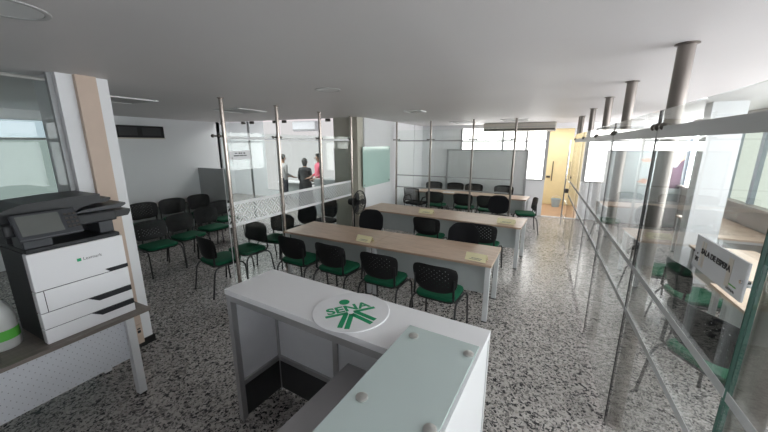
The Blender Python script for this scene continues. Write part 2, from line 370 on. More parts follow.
lp = partition_y('glass_partition', 'glass office partition with zigzag frosted band at the left of the desks', -3.75, -3.72,
    [2.86, 3.88, 4.95, 6.08], [2.92, 3.88, 4.95, 6.04], 2.25, .026, 'left_glass', .05, [(2.16, 2.2, 'frost_strip'), (1.275, 1.32, 'frost_strip'), (.975, 1.02, 'frost_strip'), (1.02, 1.275, 'pattern_film')], None, 'steel', 1)
# classroom partition along X
t = empty('glass_partition', (-2.05, 8.05, 0), 0, 'clear glass screen on four slim posts in front of the whiteboard', 'glass partition', None, 'thing')
for x0, x1 in ((-3.53, -2.58), (-2.58, -1.52), (-1.52, -.57)):
    g = MB().box(x0 + .03 + 2.05, x1 - .03 + 2.05, -.005, .005, .1, 2.45).build('glass_panel', 'clear_glass', t)
    for a, c in ((2.165, 2.2), (1.26, 1.29), (.94, .97)): MB().box(x0 + .032 + 2.05, x1 - .032 + 2.05, -.008, -.0055, a, c).build('frosted_strip', 'pale_film', g)
for x in (-3.53, -2.58, -1.52, -.57):
    p = MB().tube([(x + 2.05, 0, 0), (x + 2.05, 0, H)], .026, 16).build('post', 'post_steel', t, True)
    for z in (2.21,): clamp_mb(x + 2.05, -.0, z, 1, 0).build('clamp', 'clamp', t, True)
# inner office partition
t = empty('glass_partition', (-6, 6.2, 0), R(2.4), 'far office glass partition hung from clamps under the ceiling edge', 'glass partition', None, 'thing')
for x0, x1 in ((-1.95, -.95), (-.9, .1), (.15, 1.65)):
    MB().box(x0, x1, -.005, .005, .02, H - .03).build('glass_panel', 'left_glass', t)
    for x in (x0 + .12, x1 - .12): MB().box(x - .06, x + .06, -.02, .02, H - .07, H - .005, .004).build('clamp', 'clamp', t)
for x in (-.92, 1.7): MB().box(x - .018, x + .018, -.02, .02, 0, H - .005).build('mullion', 'grey_frame', t)
# front left partition beside the pillar
t = empty('glass_partition', (-3.7, .3, 0), 0, 'glass partition behind the printer, ending at the white pillar', 'glass partition', None, 'thing')
MB().box(-.005, .005, -1.9, .55, .02, H - .04).build('glass_panel', 'left_glass', t)
MB().box(-.005, .005, .56, .99, .02, H - .04).build('glass_panel', 'left_glass', t)
MB().box(-.02, .02, .995, 1.03, 0, H).build('frame_profile', 'grey_frame', t)
m = MB(); m.tube([(.01, .46, H - .06), (.01, .98, H - .06)], .015, 8); m.ball((.012, .56, H - .06), .035, u=12, v=8); m.build('clamp', 'silver_standoff', t, True)
# glass door beyond the right partition
t = empty('glass_door', (.66, 8.56, 0), 0, 'open clear glass door with steel lock at the end of the aisle', 'door')
MB().box(-.006, .006, -.35, .5, .03, 2.25).build('glass_panel', 'clear_glass', t)
m = MB()
for z in (.35, .75, 1.25): m.tube([(-.03, -.33, z), (-.03, .48, z)], .012, 8)
m.build('cross_bar', 'chrome', t, True)
MB().tube([(-.06, .4, .1), (-.06, .4, 2.2)], .016, 10).build('pull_handle', 'chrome', t, True)
MB().box(-.05, .03, .3, .42, .93, 1.03, .008).build('lock', 'clamp', t)
MB().tube([(.02, -.37, 0), (.02, -.37, H)], .035, 16).build('post', 'post_steel', t, True)
# yellow door in the hall
d = MB().box(.1, 1.1, 12.56, 12.6, .02, 2.3).build('door_1', 'yellow_paint'); d['kind'] = 'structure'
m = MB(); m.tube([(.4, 12.5, .85), (.4, 12.5, 1.52)], .014, 8); m.tube([(.4, 12.5, .9), (.4, 12.57, .9)], .01, 8); m.tube([(.4, 12.5, 1.47), (.4, 12.57, 1.47)], .01, 8); m.build('door_handle', 'clamp', d, True)
MB().box(.23, .35, 12.52, 12.57, .95, 1.02, .005).build('door_lock', 'clamp', d)
t = empty('pail', (.6, 12.2, .006), 0, 'pale blue pail on the terracotta floor by the yellow door', 'pail')
MB().lathe([(.0, 0), (.11, 0), (.15, .26), (.158, .26), (.158, .275), (.14, .275), (.105, .015), (0, .015)], 20).build('bucket', 'pail_blue', t, True)
MB().tube([(-.15, 0, .25), (-.11, 0, .34), (0, 0, .38), (.11, 0, .34), (.15, 0, .25)], .006, 6).build('handle', 'paper_white', t, True)

# ------------------------------------------------------------------ signs
def mini_logo(parent, mw, s, mat, name='logo'):
    m = MB()
    def bar(p, q, w):
        p, q = Vector((*p, 0)), Vector((*q, 0)); n = Vector((-(q - p).y, (q - p).x, 0)).normalized() * w / 2
        m.prism([tuple((p + n) * s)[:2], tuple((p - n) * s)[:2], tuple((q - n) * s)[:2], tuple((q + n) * s)[:2]], 0, .0008)
    hd_ = MB().prism([(s * .23 * math.cos(a * PI / 12), s * (.86 + .23 * math.sin(a * PI / 12))) for a in range(24)], 0, .0008).build(name + '_dot', mat, parent, False, mw)
    bar((-1.05, -.08), (-.12, -.08), .16); bar((.12, -.08), (1.05, -.08), .16)
    for k in (-1, 1): bar((k * .2, -.1), (k * .72, -1.0), .2); bar((0, -.22), (k * .5, -1.18), .2)
    return m.build(name, mat, parent, False, mw)
sg = empty('hanging_sign', (.599, 1.47, 1.685), 0, 'white plaque lettered SALA DE ESPERA on the right glass partition', 'sign')
MB().box(-.004, .004, -.18, .18, -.064, .064, .002).build('plate', 'acrylic', sg)
bs = basis((0, -1, 0), (0, 0, 1), (-1, 0, 0), (-.0048, 0, 0))
text('lettering', 'SALA DE ESPERA', .029, 'print_black', sg, bs @ Matrix.Translation((-.118, .004, .0006)), bold=.0006, sx=1.0)
text('small_lettering', 'SENA', .012, 'print_grey', sg, bs @ Matrix.Translation((.09, -.052, 0)), sx=1.8)
mini_logo(sg, bs @ Matrix.Translation((-.145, -.018, 0)), .016, 'print_black')
for y0, y1 in ((.09, .105), (.113, .125), (-.102, -.075)): MB().box(-.0048, -.004, y0, y1, -.048, .05).build('tape', 'tape', sg)
for y, z in ((.168, 0), (-.168, 0)): MB().tube([(-.009, y, z), (.014, y, z)], .006, 10).build('standoff', 'chrome', sg, True)
MB().box(-.0046, -.004, -.145, -.075, -.034, -.03).build('underline', 'label_green', sg)
sg = empty('paper_sign', (-3.738, 3.157, 1.95), 0, 'small white paper sign taped to the glass beside the corner post', 'sign')
MB().box(-.002, .002, -.17, .17, -.06, .06).build('sheet', 'paper_white', sg)
m = MB()
for y0, y1, z0, z1 in ((-.09, -.05, .02, .032), (-.03, 0, .016, .036), (.01, .03, .016, .036), (.05, .08, .016, .036), (-.11, -.02, -.014, .002), (-.012, .05, -.014, .002), (.058, .1, -.014, .002)): m.box(.002, .003, y0, y1, z0, z1)
m.build('lettering', 'print_grey', sg)
mini_logo(sg, basis((0, 1, 0), (0, 0, 1), (1, 0, 0), (.0022, -.14, -.03)), .014, 'print_grey')

# ------------------------------------------------------------------ whiteboard, glass board, poster
t = empty('whiteboard', (-1.54, YB - .06, 0), 0, 'large white board in a grey frame in front of the back window', 'whiteboard')
MB().box(-1.16, 1.16, -.012, .02, .62, 1.9).build('board', 'board_white', t)
m = MB(); m.box(-1.2, 1.2, -.025, .03, 1.89, 1.935); m.box(-1.2, 1.2, -.025, .03, .58, .63)
for s in (-1, 1): m.box(s * 1.18 - .03, s * 1.18 + .03, -.025, .03, .0, 1.93)
m.build('frame', 'grey_frame', t)
t = empty('glass_board', (-3.609, 7.05, 1.58), 0, 'pale green glass writing board on the white classroom wall', 'board')
MB().box(0, .008, -.72, .72, -.46, .46).build('glass_panel', 'glassboard', t)
m = MB()
for y in (-.66, .66):
    for z in (-.41, .41): m.tube([(-.01, y, z), (.016, y, z)], .018, 12)
m.build('standoff', 'chrome', t, True)
t = empty('poster', (2.75, YB - .001, 1.35), 0, 'poster of two people with outstretched arms behind the right glass', 'poster')
MB().box(-1.06, .46, -.004, 0, -.68, .59).build('sheet', 'poster_bg_reflection', t)  # grey-blue backdrop also stands in for the whiteboard's reflection in the glass
bp = basis((1, 0, 0), (0, 0, 1), (0, -1, 0), (0, -.0045, 0))
MB().prism([(-.08, -.35), (-.06, .12), (.0, .2), (.32, .18), (.4, .36), (.45, .42), (.45, -.35)], 0, .001).build('figure_clothes', 'purple', t, False, bp)
m = MB(); m.prism([(.12 + .1 * math.cos(a * PI / 10), -.02 + .14 * math.sin(a * PI / 10)) for a in range(20)], .001, .002)
m.prism([(-.42, .36), (-.28, .4), (-.2, .36), (-.22, .3), (-.36, .3)], .001, .002); m.prism([(-.44, -.22), (-.3, -.12), (-.2, -.16), (-.24, -.26)], .001, .002); m.prism([(.36, .3), (.42, .5), (.45, .55), (.45, .38)], .001, .002)
m.build('figure_skin', 'poster_skin', t, False, bp)
MB().prism([(.0, .0), (.02, .14), (.12, .19), (.22, .12), (.23, -.02), (.18, .08), (.08, .08), (.03, .02)], .002, .003).build('figure_hair', 'hair', t, False, bp)

# ------------------------------------------------------------------ air conditioners
t = empty('air_conditioner', (-.64, 10.08, 2.56), 0, 'long beige ceiling air conditioner above the whiteboard', 'air conditioner')
MB().box(-.93, .93, -.3, .3, -.11, .11, .02).build('body', 'ac_grey', t)
MB().box(-.9, .9, -.306, -.295, -.085, -.045).build('air_outlet', 'clamp', t)
MB().box(-.9, .9, -.308, -.296, .0, .012).build('panel_seam', 'grey_frame', t)
t = empty('air_conditioner', (-7.72, 9.45, 2.72), 0, 'white wall air conditioner inside the glass office', 'air conditioner')
MB().box(-.52, .52, -.13, .14, -.17, .17, .04).build('body', 'ac_white', t)
MB().box(-.48, .48, -.15, -.08, -.15, -.1).build('louvre', 'grey_frame', t)
t = empty('air_conditioner', (-7.909, 4.1, 2.35), 0, 'black glossy wall air conditioner on the left wall', 'air conditioner')
MB().box(-.09, .09, -.47, .47, -.12, .135, .006).build('body', 'baseboard', t)
MB().box(-.09, .1, -.47, .475, -.14, -.118).build('lower_trim', 'tape', t)
MB().box(.089, .094, -.42, -.08, -.07, .1).build('glossy_panel', 'printer_dark', t)
MB().box(.089, .094, .02, .4, -.07, .1).build('glossy_panel', 'printer_dark', t)

# ------------------------------------------------------------------ desks
def make_desk(L, D, loc, rz, label, group, top='oak', panel='desk_panel', leg='white_metal', z=.74, name='desk', pz=.34):
    t = empty(name, loc, rz, label, 'desk', group)
    MB().box(-L / 2, L / 2, -D / 2, D / 2, z - .03, z, .003).build('desk_top', top, t)
    MB().box(-L / 2 + .06, L / 2 - .06, -D / 2 + .1, -D / 2 + .118, pz, z - .031).build('modesty_panel', panel, t)
    for sx in (-1, 1):
        for sy in (-1, 1): 
            l = MB().box(sx * (L / 2 - .045) - .03, sx * (L / 2 - .045) + .03, sy * (D / 2 - .045) - .02, sy * (D / 2 - .045) + .02, .012, z - .03, .004).build('leg', leg, t)
            MB().box(sx * (L / 2 - .045) - .03, sx * (L / 2 - .045) + .03, sy * (D / 2 - .045) - .02, sy * (D / 2 - .045) + .02, 0, .0125).build('foot', 'black_plastic', l)
        MB().box(sx * (L / 2 - .045) - .02, sx * (L / 2 - .045) + .02, -D / 2 + .07, D / 2 - .07, z - .07, z - .031).build('side_rail', leg, t)
    MB().box(-.06, .06, -D / 2 + .119, -D / 2 + .2, z - .12, z - .031).build('cable_box', 'black_plastic', t)
    return t
def row(cx, cy, L, D, deg, labels, grp):
    a = R(deg); h = L / 2
    for s, lab in zip((-1, 1), labels):
        make_desk(h - .004, D, (cx + s * h / 2 * math.cos(a), cy + s * h / 2 * math.sin(a), 0), a, lab, grp)
row(-1.98, 4.044, 3.22, .76, -1.9, ('oak-topped desk at the left half of the nearest row', 'oak-topped desk at the right half of the nearest row'), 'oak classroom desks')
row(-1.74, 6.12, 3.2, .8, -5, ('oak-topped desk at the left half of the middle row', 'oak-topped desk at the right half of the middle row'), 'oak classroom desks')
row(-1.72, 9.05, 3.07, .66, -6, ('oak-topped desk at the left half of the row behind the glass', 'oak-topped desk at the right half of the row behind the glass'), 'oak classroom desks')

def tent(x, y, z, rz, label, w=.25):
    t = empty('name_card', (x, y, z), rz, label, 'name card', 'folded yellow cards on the desks')
    MB().prism([(-.055, .0), (-.053, .0), (0, .078), (.053, 0), (.055, 0), (.0, .082)], -w / 2, w / 2).build('card', 'yellow_card', t, False, basis((0, 1, 0), (0, 0, 1), (1, 0, 0), (0, 0, 0)))
    m = MB(); m.prism([(-w * .3, .02), (w * .25, .02), (w * .25, .024), (-w * .3, .024)], 0, .0006); m.prism([(-w * .2, .035), (w * .3, .035), (w * .3, .04), (-w * .2, .04)], 0, .0006)
    c, s_ = .053 / math.hypot(.053, .078), .078 / math.hypot(.053, .078)
    m.build('handwriting', 'print_grey', t, False, basis((1, 0, 0), (0, c, s_), (0, -s_, c), (0, -.0575, 0)))
tent(-2.16, 3.82, .74, R(-6), 'folded yellow card on the left desk of the nearest row')
tent(-.58, 3.74, .74, R(-8), 'folded yellow card at the right end of the nearest row')
tent(-1.97, 6.02, .74, R(-6), 'folded yellow card near the middle of the middle row', .3)
tent(-.44, 5.83, .74, R(-9), 'folded yellow card at the right end of the middle row', .3)
t = empty('paper_sheet', (-2.3, 9.0, .74), .1, 'flat white sheet of paper on the desk behind the glass', 'paper')
MB().box(-.16, .16, -.09, .09, 0, .004).build('sheet', 'paper_white', t)

# ------------------------------------------------------------------ chairs
def make_chair(label, group):
    t = empty('visitor_chair', (0, 0, 0), 0, label, 'chair', group)
    MB().slab(.47, .43, .435, .485, .09, .022, 0, .02, 6, .008).build('seat', 'green_fabric', t, True)
    MB().slab(.45, .41, .418, .437, .08, .006, 0, .02).build('seat_pan', 'black_plastic', t, True)
    MB().shell(.51, .32, .685, -.215, .055, .12, .016, .05).build('backrest', 'perforated', t, True)
    for s in (-1, 1):
        MB().tube([(s * .245, .13, .425), (s * .252, .2, .41), (s * .26, .235, .36), (s * .268, .26, .012)], .0115, 8).build('leg', 'black_metal', t, True)
        MB().tube([(s * .245, -.12, .425), (s * .252, -.18, .405), (s * .26, -.215, .35), (s * .268, -.27, .012)], .0115, 8).build('leg', 'black_metal', t, True)
        m = MB(); m.tube([(s * .245, .14, .425), (s * .245, -.13, .425)], .0115, 8); m.tube([(s * .245, .05, .425), (s * .1, .05, .425)], .01, 6); m.build('seat_rail', 'black_metal', t, True)
        MB().tube([(s * .235, .0, .425), (s * .235, -.14, .43), (s * .228, -.19, .47), (s * .225, -.185, .56), (s * .222, -.18, .7)], .013, 8).build('back_bracket', 'black_plastic', t, True)
    for sx in (-1, 1):
        for y in (.26, -.27): MB().tube([(sx * .268, y, 0), (sx * .268, y, .02)], .014, 8).build('foot_cap', 'black_plastic', t, True)
    return t
def make_swivel(label, group):
    t = empty('office_chair', (0, 0, 0), 0, label, 'chair', group)
    MB().slab(.48, .46, .43, .5, .12, .03, 0, .02, 6, .01).build('seat', 'black_fabric', t, True)
    MB().shell(.46, .42, .725, -.23, .05, .12, .055, .0, 14, .3).build('backrest', 'black_fabric', t, True)
    MB().tube([(0, -.02, .41), (0, -.22, .42), (0, -.275, .48), (0, -.27, .75)], .02, 8).build('back_bar', 'black_metal', t, True)
    MB().tube([(0, 0, .1), (0, 0, .43)], .028, 12).build('gas_column', 'black_metal', t, True)
    for k in range(5):
        a = 2 * PI * k / 5 + .3; c, s = math.cos(a), math.sin(a)
        l = MB().tube([(0, 0, .13), (.15 * c, .15 * s, .115), (.29 * c, .29 * s, .085)], .024, 8, True, .015).build('base_arm', 'black_plastic', t, True)
        m = MB(); m.tube([(.29 * c - s * .022, .29 * s + c * .022, .03), (.29 * c + s * .022, .29 * s - c * .022, .03)], .03, 12); m.tube([(.29 * c, .29 * s, .04), (.29 * c, .29 * s, .09)], .008, 6); m.build('caster', 'black_plastic', l, True)
    return t
def make_arm(label, group):
    t = empty('armchair', (0, 0, 0), 0, label, 'chair', group)
    MB().slab(.5, .46, .42, .49, .08, .025, 0, .02, 6, .01).build('seat', 'black_fabric', t, True)
    MB().shell(.46, .36, .72, -.22, .03, .1, .008, .0, 12, .08).build('back_mesh', 'mesh_back', t, True)
    m = MB(); w = .235; pts = [(-w, -.2, .44), (-w, -.19, .54), (-w, -.21, .72), (-w, -.24, .89), (0, -.25, .905), (w, -.24, .89), (w, -.21, .72), (w, -.19, .54), (w, -.2, .44)]
    m.tube(pts, .018, 8); m.tube([(-w, -.19, .55), (w, -.19, .55)], .014, 8); m.build('back_frame', 'black_plastic', t, True)
    for s in (-1, 1):
        MB().tube([(s * .26, -.2, .45), (s * .3, -.17, .55), (s * .3, -.12, .64), (s * .3, .15, .65), (s * .3, .2, .6), (s * .27, .2, .45)], .018, 8).build('armrest', 'black_plastic', t, True)
        for y in (.22, -.22): MB().tube([(s * .24, y * .9, .43), (s * .27, y * 1.1, 0)], .014, 8).build('leg', 'black_metal', t, True)
    return t
G1 = 'green and black perforated chairs'
used = {}
def chair(kind, x, y, deg, label, group, scale=None):
    """deg: heading of the sitter, 0 = towards the whiteboard (+Y), positive turns left"""
    if kind not in used:
        used[kind] = {'v': make_chair, 's': make_swivel, 'a': make_arm}[kind](label, group); t = used[kind]; t.location = (x, y, 0); t.rotation_euler = (0, 0, R(deg))
        return t
    t = dup(used[kind], (x, y, 0), R(deg), label, group, scale); return t
g = 'perforated chairs in front of the nearest desk row'
for x, y, d, l in ((-3.03, 3.45, -4, 'green-seated chair at the far left end of the nearest desk row'), (-2.35, 3.42, -6, 'green-seated chair second from the left at the nearest desk row'),
                   (-1.62, 3.37, -3, 'green-seated chair just beyond the round SENA logo disc'), (-.9, 3.31, -5, 'green-seated chair at the right end of the nearest desk row')):
    chair('v', x, y, d, l, g)
g = 'perforated chairs in front of the middle desk row'
chair('v', -1.7, 5.42, -5, 'green-seated chair at the centre of the middle desk row', g)
chair('v', -.74, 5.36, -8, 'green-seated chair at the right end of the middle desk row', g)
g = 'black swivel chairs at the desk rows'
chair('s', -.93, 4.5, 183, 'black round-backed swivel chair at the far side of the nearest row, right end', g)
chair('s', -2.64, 4.77, 188, 'black round-backed swivel chair between the two rows, beside the pedestal fan', g)
chair('s', -.76, 7.5, 186, 'black round-backed swivel chair just in front of the classroom glass', g)
g = 'perforated chairs in front of the far desk row'
chair('v', -2.5, 8.5, -5, 'perforated chair behind the glass beside the black armchair', g)
chair('v', -1.72, 8.46, -5, 'perforated chair in the middle of the row behind the glass', g)
chair('v', -1.1, 8.38, -5, 'perforated chair at the right end behind the classroom glass', g)
chair('a', -3.12, 8.5, -12, 'black mesh-backed armchair at the left end behind the glass', None)
g = 'chairs facing the room in front of the whiteboard'
chair('v', -3.06, 9.93, 184, 'leftmost perforated chair beyond the far desk row', g, 1.06)
chair('v', -2.38, 9.93, 178, 'perforated chair second from the left beyond the far desk row', g, 1.06)
chair('v', -1.78, 9.9, 182, 'perforated chair near the left edge of the whiteboard, beyond the far desk', g, 1.06)
chair('v', -.88, 9.85, 188, 'perforated chair at the right end beyond the far desk row', g, 1.06)
chair('v', -.2, 8.3, 100, 'green-seated chair standing alone by the aisle at the classroom entrance', None)
g = 'chairs along the glass office partition'
chair('v', -4.1, 2.92, -10, 'green-seated chair at the foot of the corner post of the office glass', g)
chair('v', -4.11, 3.45, 176, 'green-seated chair second from the corner post behind the office glass', g)
chair('v', -4.12, 4.1, 186, 'green-seated chair third from the corner post behind the office glass', g)
chair('s', -4.1, 4.74, 180, 'black round-backed chair beside the left end of the nearest desk row', g)
chair('s', -4.12, 5.5, 175, 'black chair behind the office glass near the cream column', g)
g = 'dark waiting chairs along the left wall'
for y, l in ((3.62, 'waiting chair against the left wall nearest the white pillar'), (4.22, 'middle waiting chair of the back row against the left wall'), (4.85, 'waiting chair of the back row nearest the grey cubicle panel')):
    chair('v', -7.15, y, -92 + random.uniform(-4, 4), l, g, 1.08)
g = 'dark waiting chairs in the front row at left'
for x, y, l in ((-5.62, 2.92, 'waiting chair of the front row nearest the white pillar'), (-5.72, 3.5, 'middle waiting chair of the front row at the left'), (-5.85, 4.1, 'waiting chair of the front row nearest the office glass')):
    chair('v', x, y, -88 + random.uniform(-5, 5), l, g)
chair('v', -6.3, 4.75, -95, 'waiting chair behind the front row, next to the low ledge desk', g)
g = 'waiting chairs behind the right glass'
chair('v', 1.35, 2.98, -60, 'perforated chair whose big back shows closest through the right glass', g, 1.12)
chair('v', 1.66, 4.42, -82, 'green-seated chair just below and left of the plaque behind the right glass', g)
chair('v', 1.5, 5.2, -85, 'green-seated chair farther along behind the first steel post', g)
chair('v', 1.22, 1.18, -75, 'green-seated chair beside the nearest steel post at the bottom right corner', g)

# ------------------------------------------------------------------ furniture on the right
make_desk(1.75, .72, (2.86, 7.15, 0), R(90), 'pale wood desk under the right windows beyond the pillar', 'waiting room desks', 'beige_wood', 'desk_grey')
make_desk(1.3, .66, (2.3, 5.0, 0), R(-90), 'wood desk with grey panel left of the right-hand pillar', 'waiting room desks', 'beige_wood', 'desk_grey')
make_desk(.8, .66, (1.98, 3.7, 0), R(-90), 'pale wood desk hidden partly by the plaque behind the right glass', 'waiting room desks', 'beige_wood', 'desk_grey')
# ledge and cubicle on the left
make_desk(1.9, .5, (-7.74, 4.3, 0), R(90), 'low grey wood ledge desk along the left wall', None, 'grey_wood', 'desk_grey', 'black_metal', .76)
t = empty('cubicle_panel', (-7.5, 5.42, 0), 0, 'grey cubicle panel standing in the far left corner', 'panel')
MB().box(-.48, .48, -.025, .025, .02, 1.48).build('fabric_panel', 'cubicle', t)
m = MB(); m.box(-.5, .5, -.03, .03, 1.475, 1.5); m.box(-.5, -.475, -.03, .03, 0, 1.48); m.box(.475, .5, -.03, .03, 0, 1.48); m.build('frame', 'grey_frame', t)

# ------------------------------------------------------------------ pedestal fan
t = empty('pedestal_fan', (-3.11, 5.1, 0), R(88), 'black pedestal fan standing by the cream column', 'fan')
MB().lathe([(0, 0), (.2, 0), (.2, .02), (.17, .035), (.03, .05), (0, .05)], 28).build('base', 'black_plastic', t, True)
MB().tube([(0, 0, .04), (0, 0, .98)], .014, 10).build('pole', 'black_metal', t, True)
MB().lathe([(.0, 0), (.06, .0), (.075, .05), (.075, .14), (.05, .2), (0, .2)], 20).build('motor', 'black_plastic', t, True, basis((1, 0, 0), (0, 0, 1), (0, -1, 0), (0, .1, 1.03)))
hd = basis((1, 0, 0), (0, 0, 1), (0, -1, 0), (0, -.12, 1.03))
m = MB(); rr = .22
for k in range(30):
    a = 2 * PI * k / 30; c, s = math.cos(a), math.sin(a); m.tube([(.05 * c, .05 * s, .05), (.16 * c, .16 * s, .05), (rr * c, rr * s, 0), (.16 * c, .16 * s, -.05), (.05 * c, .05 * s, -.06)], .003, 4)
for q, z in ((.05, .05), (.12, .052), (.18, .038), (rr, 0)): m.tube([(q * math.cos(2 * PI * k / 32), q * math.sin(2 * PI * k / 32), z) for k in range(33)], .004 if q < rr else .012, 6, False)
m.build('cage', 'black_metal', t, True, hd)
m = MB()
for k in range(3):
    a0 = 2 * PI * k / 3; pts = []
    for r_, da in ((.04, -.3), (.12, -.5), (.19, -.35), (.2, .1), (.15, .35), (.05, .35)): pts.append((r_ * math.cos(a0 + da), r_ * math.sin(a0 + da)))
    m.prism(pts, -.01, .006)
m.lathe([(0, .025), (.04, .02), (.045, -.02), (0, -.02)], 16); m.build('blades', 'printer_dark', t, False, hd)

# ------------------------------------------------------------------ reception counter
RC = empty('reception_counter', (-1.888, 1.804, 0), R(-4.6), 'white L-shaped reception counter with grey aluminium frame', 'reception counter')
LX, WD, IX = 1.738, .43, 1.345
MB().prism([(0, 0), (LX, 0), (LX, -1.75), (IX, -1.75), (IX, -WD), (0, -WD)], 1.062, 1.1).build('counter_top', 'counter_white', RC)
def post(x, y): MB().box(x - .022, x + .022, y - .022, y + .022, 0, 1.062, .003).build('post', 'alu', RC)
for x, y in ((.025, -.025), (.025, -WD + .025), (.66, -.025), (LX - .025, -.025), (LX - .025, -.9), (LX - .025, -1.72), (IX + .025, -1.72)): post(x, y)
for n_, a in (('front_panel', (.047, .638, -.03, -.02)), ('front_panel', (.682, LX - .047, -.03, -.02))):
    MB().box(*a, .34, 1.03).build(n_, 'inner_white', RC)
MB().box(.02, .03, -WD + .047, -.047, .34, 1.03).build('end_panel', 'inner_white', RC)
MB().box(LX - .03, LX - .002, -1.7, -.047, .05, 1.06).build('side_panel', 'counter_white', RC)
MB().box(0.0, LX, -.018, -.002, .05, 1.06).build('outer_panel', 'counter_white', RC)
MB().box(.002, .018, -WD + .03, -.02, .05, 1.06).build('outer_panel', 'counter_white', RC)
m = MB(); m.box(.047, IX, -WD + .005, -WD + .045, 1.015, 1.061); m.box(.005, .045, -WD + .047, -.047, 1.03, 1.061); m.box(.047, LX - .047, -.045, -.018, 1.03, 1.061); m.box(IX + .005, IX + .045, -1.7, -WD + .045, 1.03, 1.061)
m.build('top_rail', 'alu', RC)
m = MB(); m.box(.047, LX - .047, -.05, -.019, .3, .34); m.box(.019, .05, -WD + .047, -.047, .3, .34); m.build('lower_rail', 'alu', RC)
m = MB(); m.box(.047, LX - .047, -.04, -.03, .02, .3); m.box(.03, .04, -WD + .047, -.047, .02, .3); m.build('plinth', 'dark_void', RC)
MB().box(.94, LX - .05, -1.72, -.25, .72, .752, .003).build('inner_desk', 'shelf_grey', RC)
MB().box(.96, .98, -1.7, -.3, .02, .72).build('inner_desk_panel', 'shelf_grey', RC)
gt = MB().box(IX + .012, LX - .006, -1.72, -.23, 1.128, 1.138, .002).build('glass_top', 'counter_glass', RC)
gt['label'] = 'frosted green glass top'
for x in (1.42, 1.703):
    for y in (-.316, -.786, -1.256): MB().lathe([(0, 1.148), (.018, 1.1478), (.024, 1.144), (.024, 1.138), (.012, 1.138), (.012, 1.1)], 24, (x, y, 0)).build('standoff', 'silver_standoff', gt, True)
# SENA disc
sd = empty('logo_disc', (-.955, 1.505, 1.1005), 0, 'round white disc with green SENA emblem lying on the counter', 'emblem')
MB().lathe([(0, 0), (.232, 0), (.235, .002), (.235, .005), (.232, .007), (0, .007)], 64).build('disc', 'paper_white', sd)
la = R(49); lm = Matrix.Translation((-.005, -.008, .0071)) @ Matrix.Rotation(la, 4, 'Z')
mini_logo(sd, lm @ Matrix.Translation((0, -.01, 0)), .147, 'logo_green', 'emblem_figure')
text('lettering', 'SENA', .098, 'logo_green', sd, lm @ Matrix.Translation((0, .0, 0)), 'CENTER', .0004, .003, 1.15)

# ------------------------------------------------------------------ printer desk and printer
t = empty('printer_desk', (-3.2, .3, 0), 0, 'white steel desk with grey wood top carrying the printer', 'desk')
MB().box(-.36, .32, -1.1, 1.06, .712, .74, .003).build('desk_top', 'grey_wood', t)
MB().box(.27, .285, -1.05, .93, .36, .711).build('modesty_panel', 'perf_panel', t)
for sx in (.29, -.28):
    for sy in (.9, -1.02):
        l = MB().box(sx - .03, sx + .03, sy - .03, sy + .03, .015, .711, .004).build('leg', 'white_metal', t); MB().box(sx - .025, sx + .025, sy - .025, sy + .025, 0, .016).build('foot', 'black_plastic', l)
MB().box(-.25, .26, .88, .92, .66, .711).build('side_rail', 'white_metal', t)
P = empty('printer', (-2.94, 1.01, .74), 0, 'white and black office laser printer on the grey wood desk', 'printer')
# local: x towards the room is +, y along the desk
MB().box(-.47, -.006, -.265, .265, .0, .655, .008).build('body', 'printer_dark', P)
MB().box(-.06, 0, -.27, .27, .39, .655, .006).build('front_door', 'printer_white', P)
for z0, z1 in ((.232, .386), (.112, .228), (.003, .108)):
    d = MB().box(-.06, 0, -.27, .27, z0, z1, .005).build('paper_drawer', 'printer_white', P)
    if z1 < .3: MB().prism([(-.01, 0), (.268, 0), (.268, -.04), (.05, -.04)], 0, .004).build('drawer_handle', 'printer_dark', d, False, basis((0, 1, 0), (0, 0, 1), (1, 0, 0), (.0, -.002, z1 + .002)))
    else: MB().box(-.0005, .0008, -.232, -.228, z0, z1).build('drawer_seam', 'printer_dark', d)
m = MB(); m.prism([(.12, 0), (.27, 0), (.27, -.028), (.15, -.028)], 0, .004); m.build('door_grip', 'printer_dark', P, False, basis((0, 1, 0), (0, 0, 1), (1, 0, 0), (.0005, 0, .42)))
MB().box(-.46, -.01, -.262, .262, .655, .685, .006).build('output_tray', 'printer_dark', P)
MB().box(-.2, -.02, -.262, -.12, .685, .77, .006).build('support_column', 'printer_mid', P); MB().box(-.28, -.08, .17, .262, .685, .78, .006).build('support_column', 'printer_mid', P)
MB().box(-.46, -.3, -.262, .262, .685, .78).build('rear_wall', 'printer_dark', P)
MB().box(-.5, -.02, -.33, .27, .78, .86, .012).build('scanner', 'printer_dark', P)
MB().prism([(-.33, .86), (-.33, .93), (-.2, .97), (.05, .985), (.22, .985), (.22, .93), (.1, .9), (.02, .86)], -.5, -.1).build('document_feeder', 'printer_dark', P, False, basis((0, 1, 0), (0, 0, 1), (1, 0, 0), (0, 0, 0)))
MB().prism([(.02, .865), (.32, .865), (.36, .885), (.36, .9), (.1, .885)], -.46, -.06).build('feeder_tray', 'printer_mid', P, False, basis((0, 1, 0), (0, 0, 1), (1, 0, 0), (0, 0, 0)))
MB().prism([(.0, .79), (.35, .8), (.37, .83), (.37, .85), (.0, .85)], -.45, -.03).build('side_tray', 'printer_dark', P, False, basis((0, 1, 0), (0, 0, 1), (1, 0, 0), (0, 0, 0)))
MB().prism([(.0, .912), (.27, .912), (.3, .93), (.3, .945), (.0, .925)], -.48, -.14).build('feeder_tray', 'printer_dark', P, False, basis((0, 1, 0), (0, 0, 1), (1, 0, 0), (0, 0, 0)))
cz = R(62); cpm = basis((0, 1, 0), (-math.cos(cz), 0, math.sin(cz)), (math.sin(cz), 0, math.cos(cz)), (.02, -.128, .84))
cp = MB().box(-.165, .155, -.092, .092, -.03, 0, .008).build('control_panel', 'printer_mid', P, False, cpm)
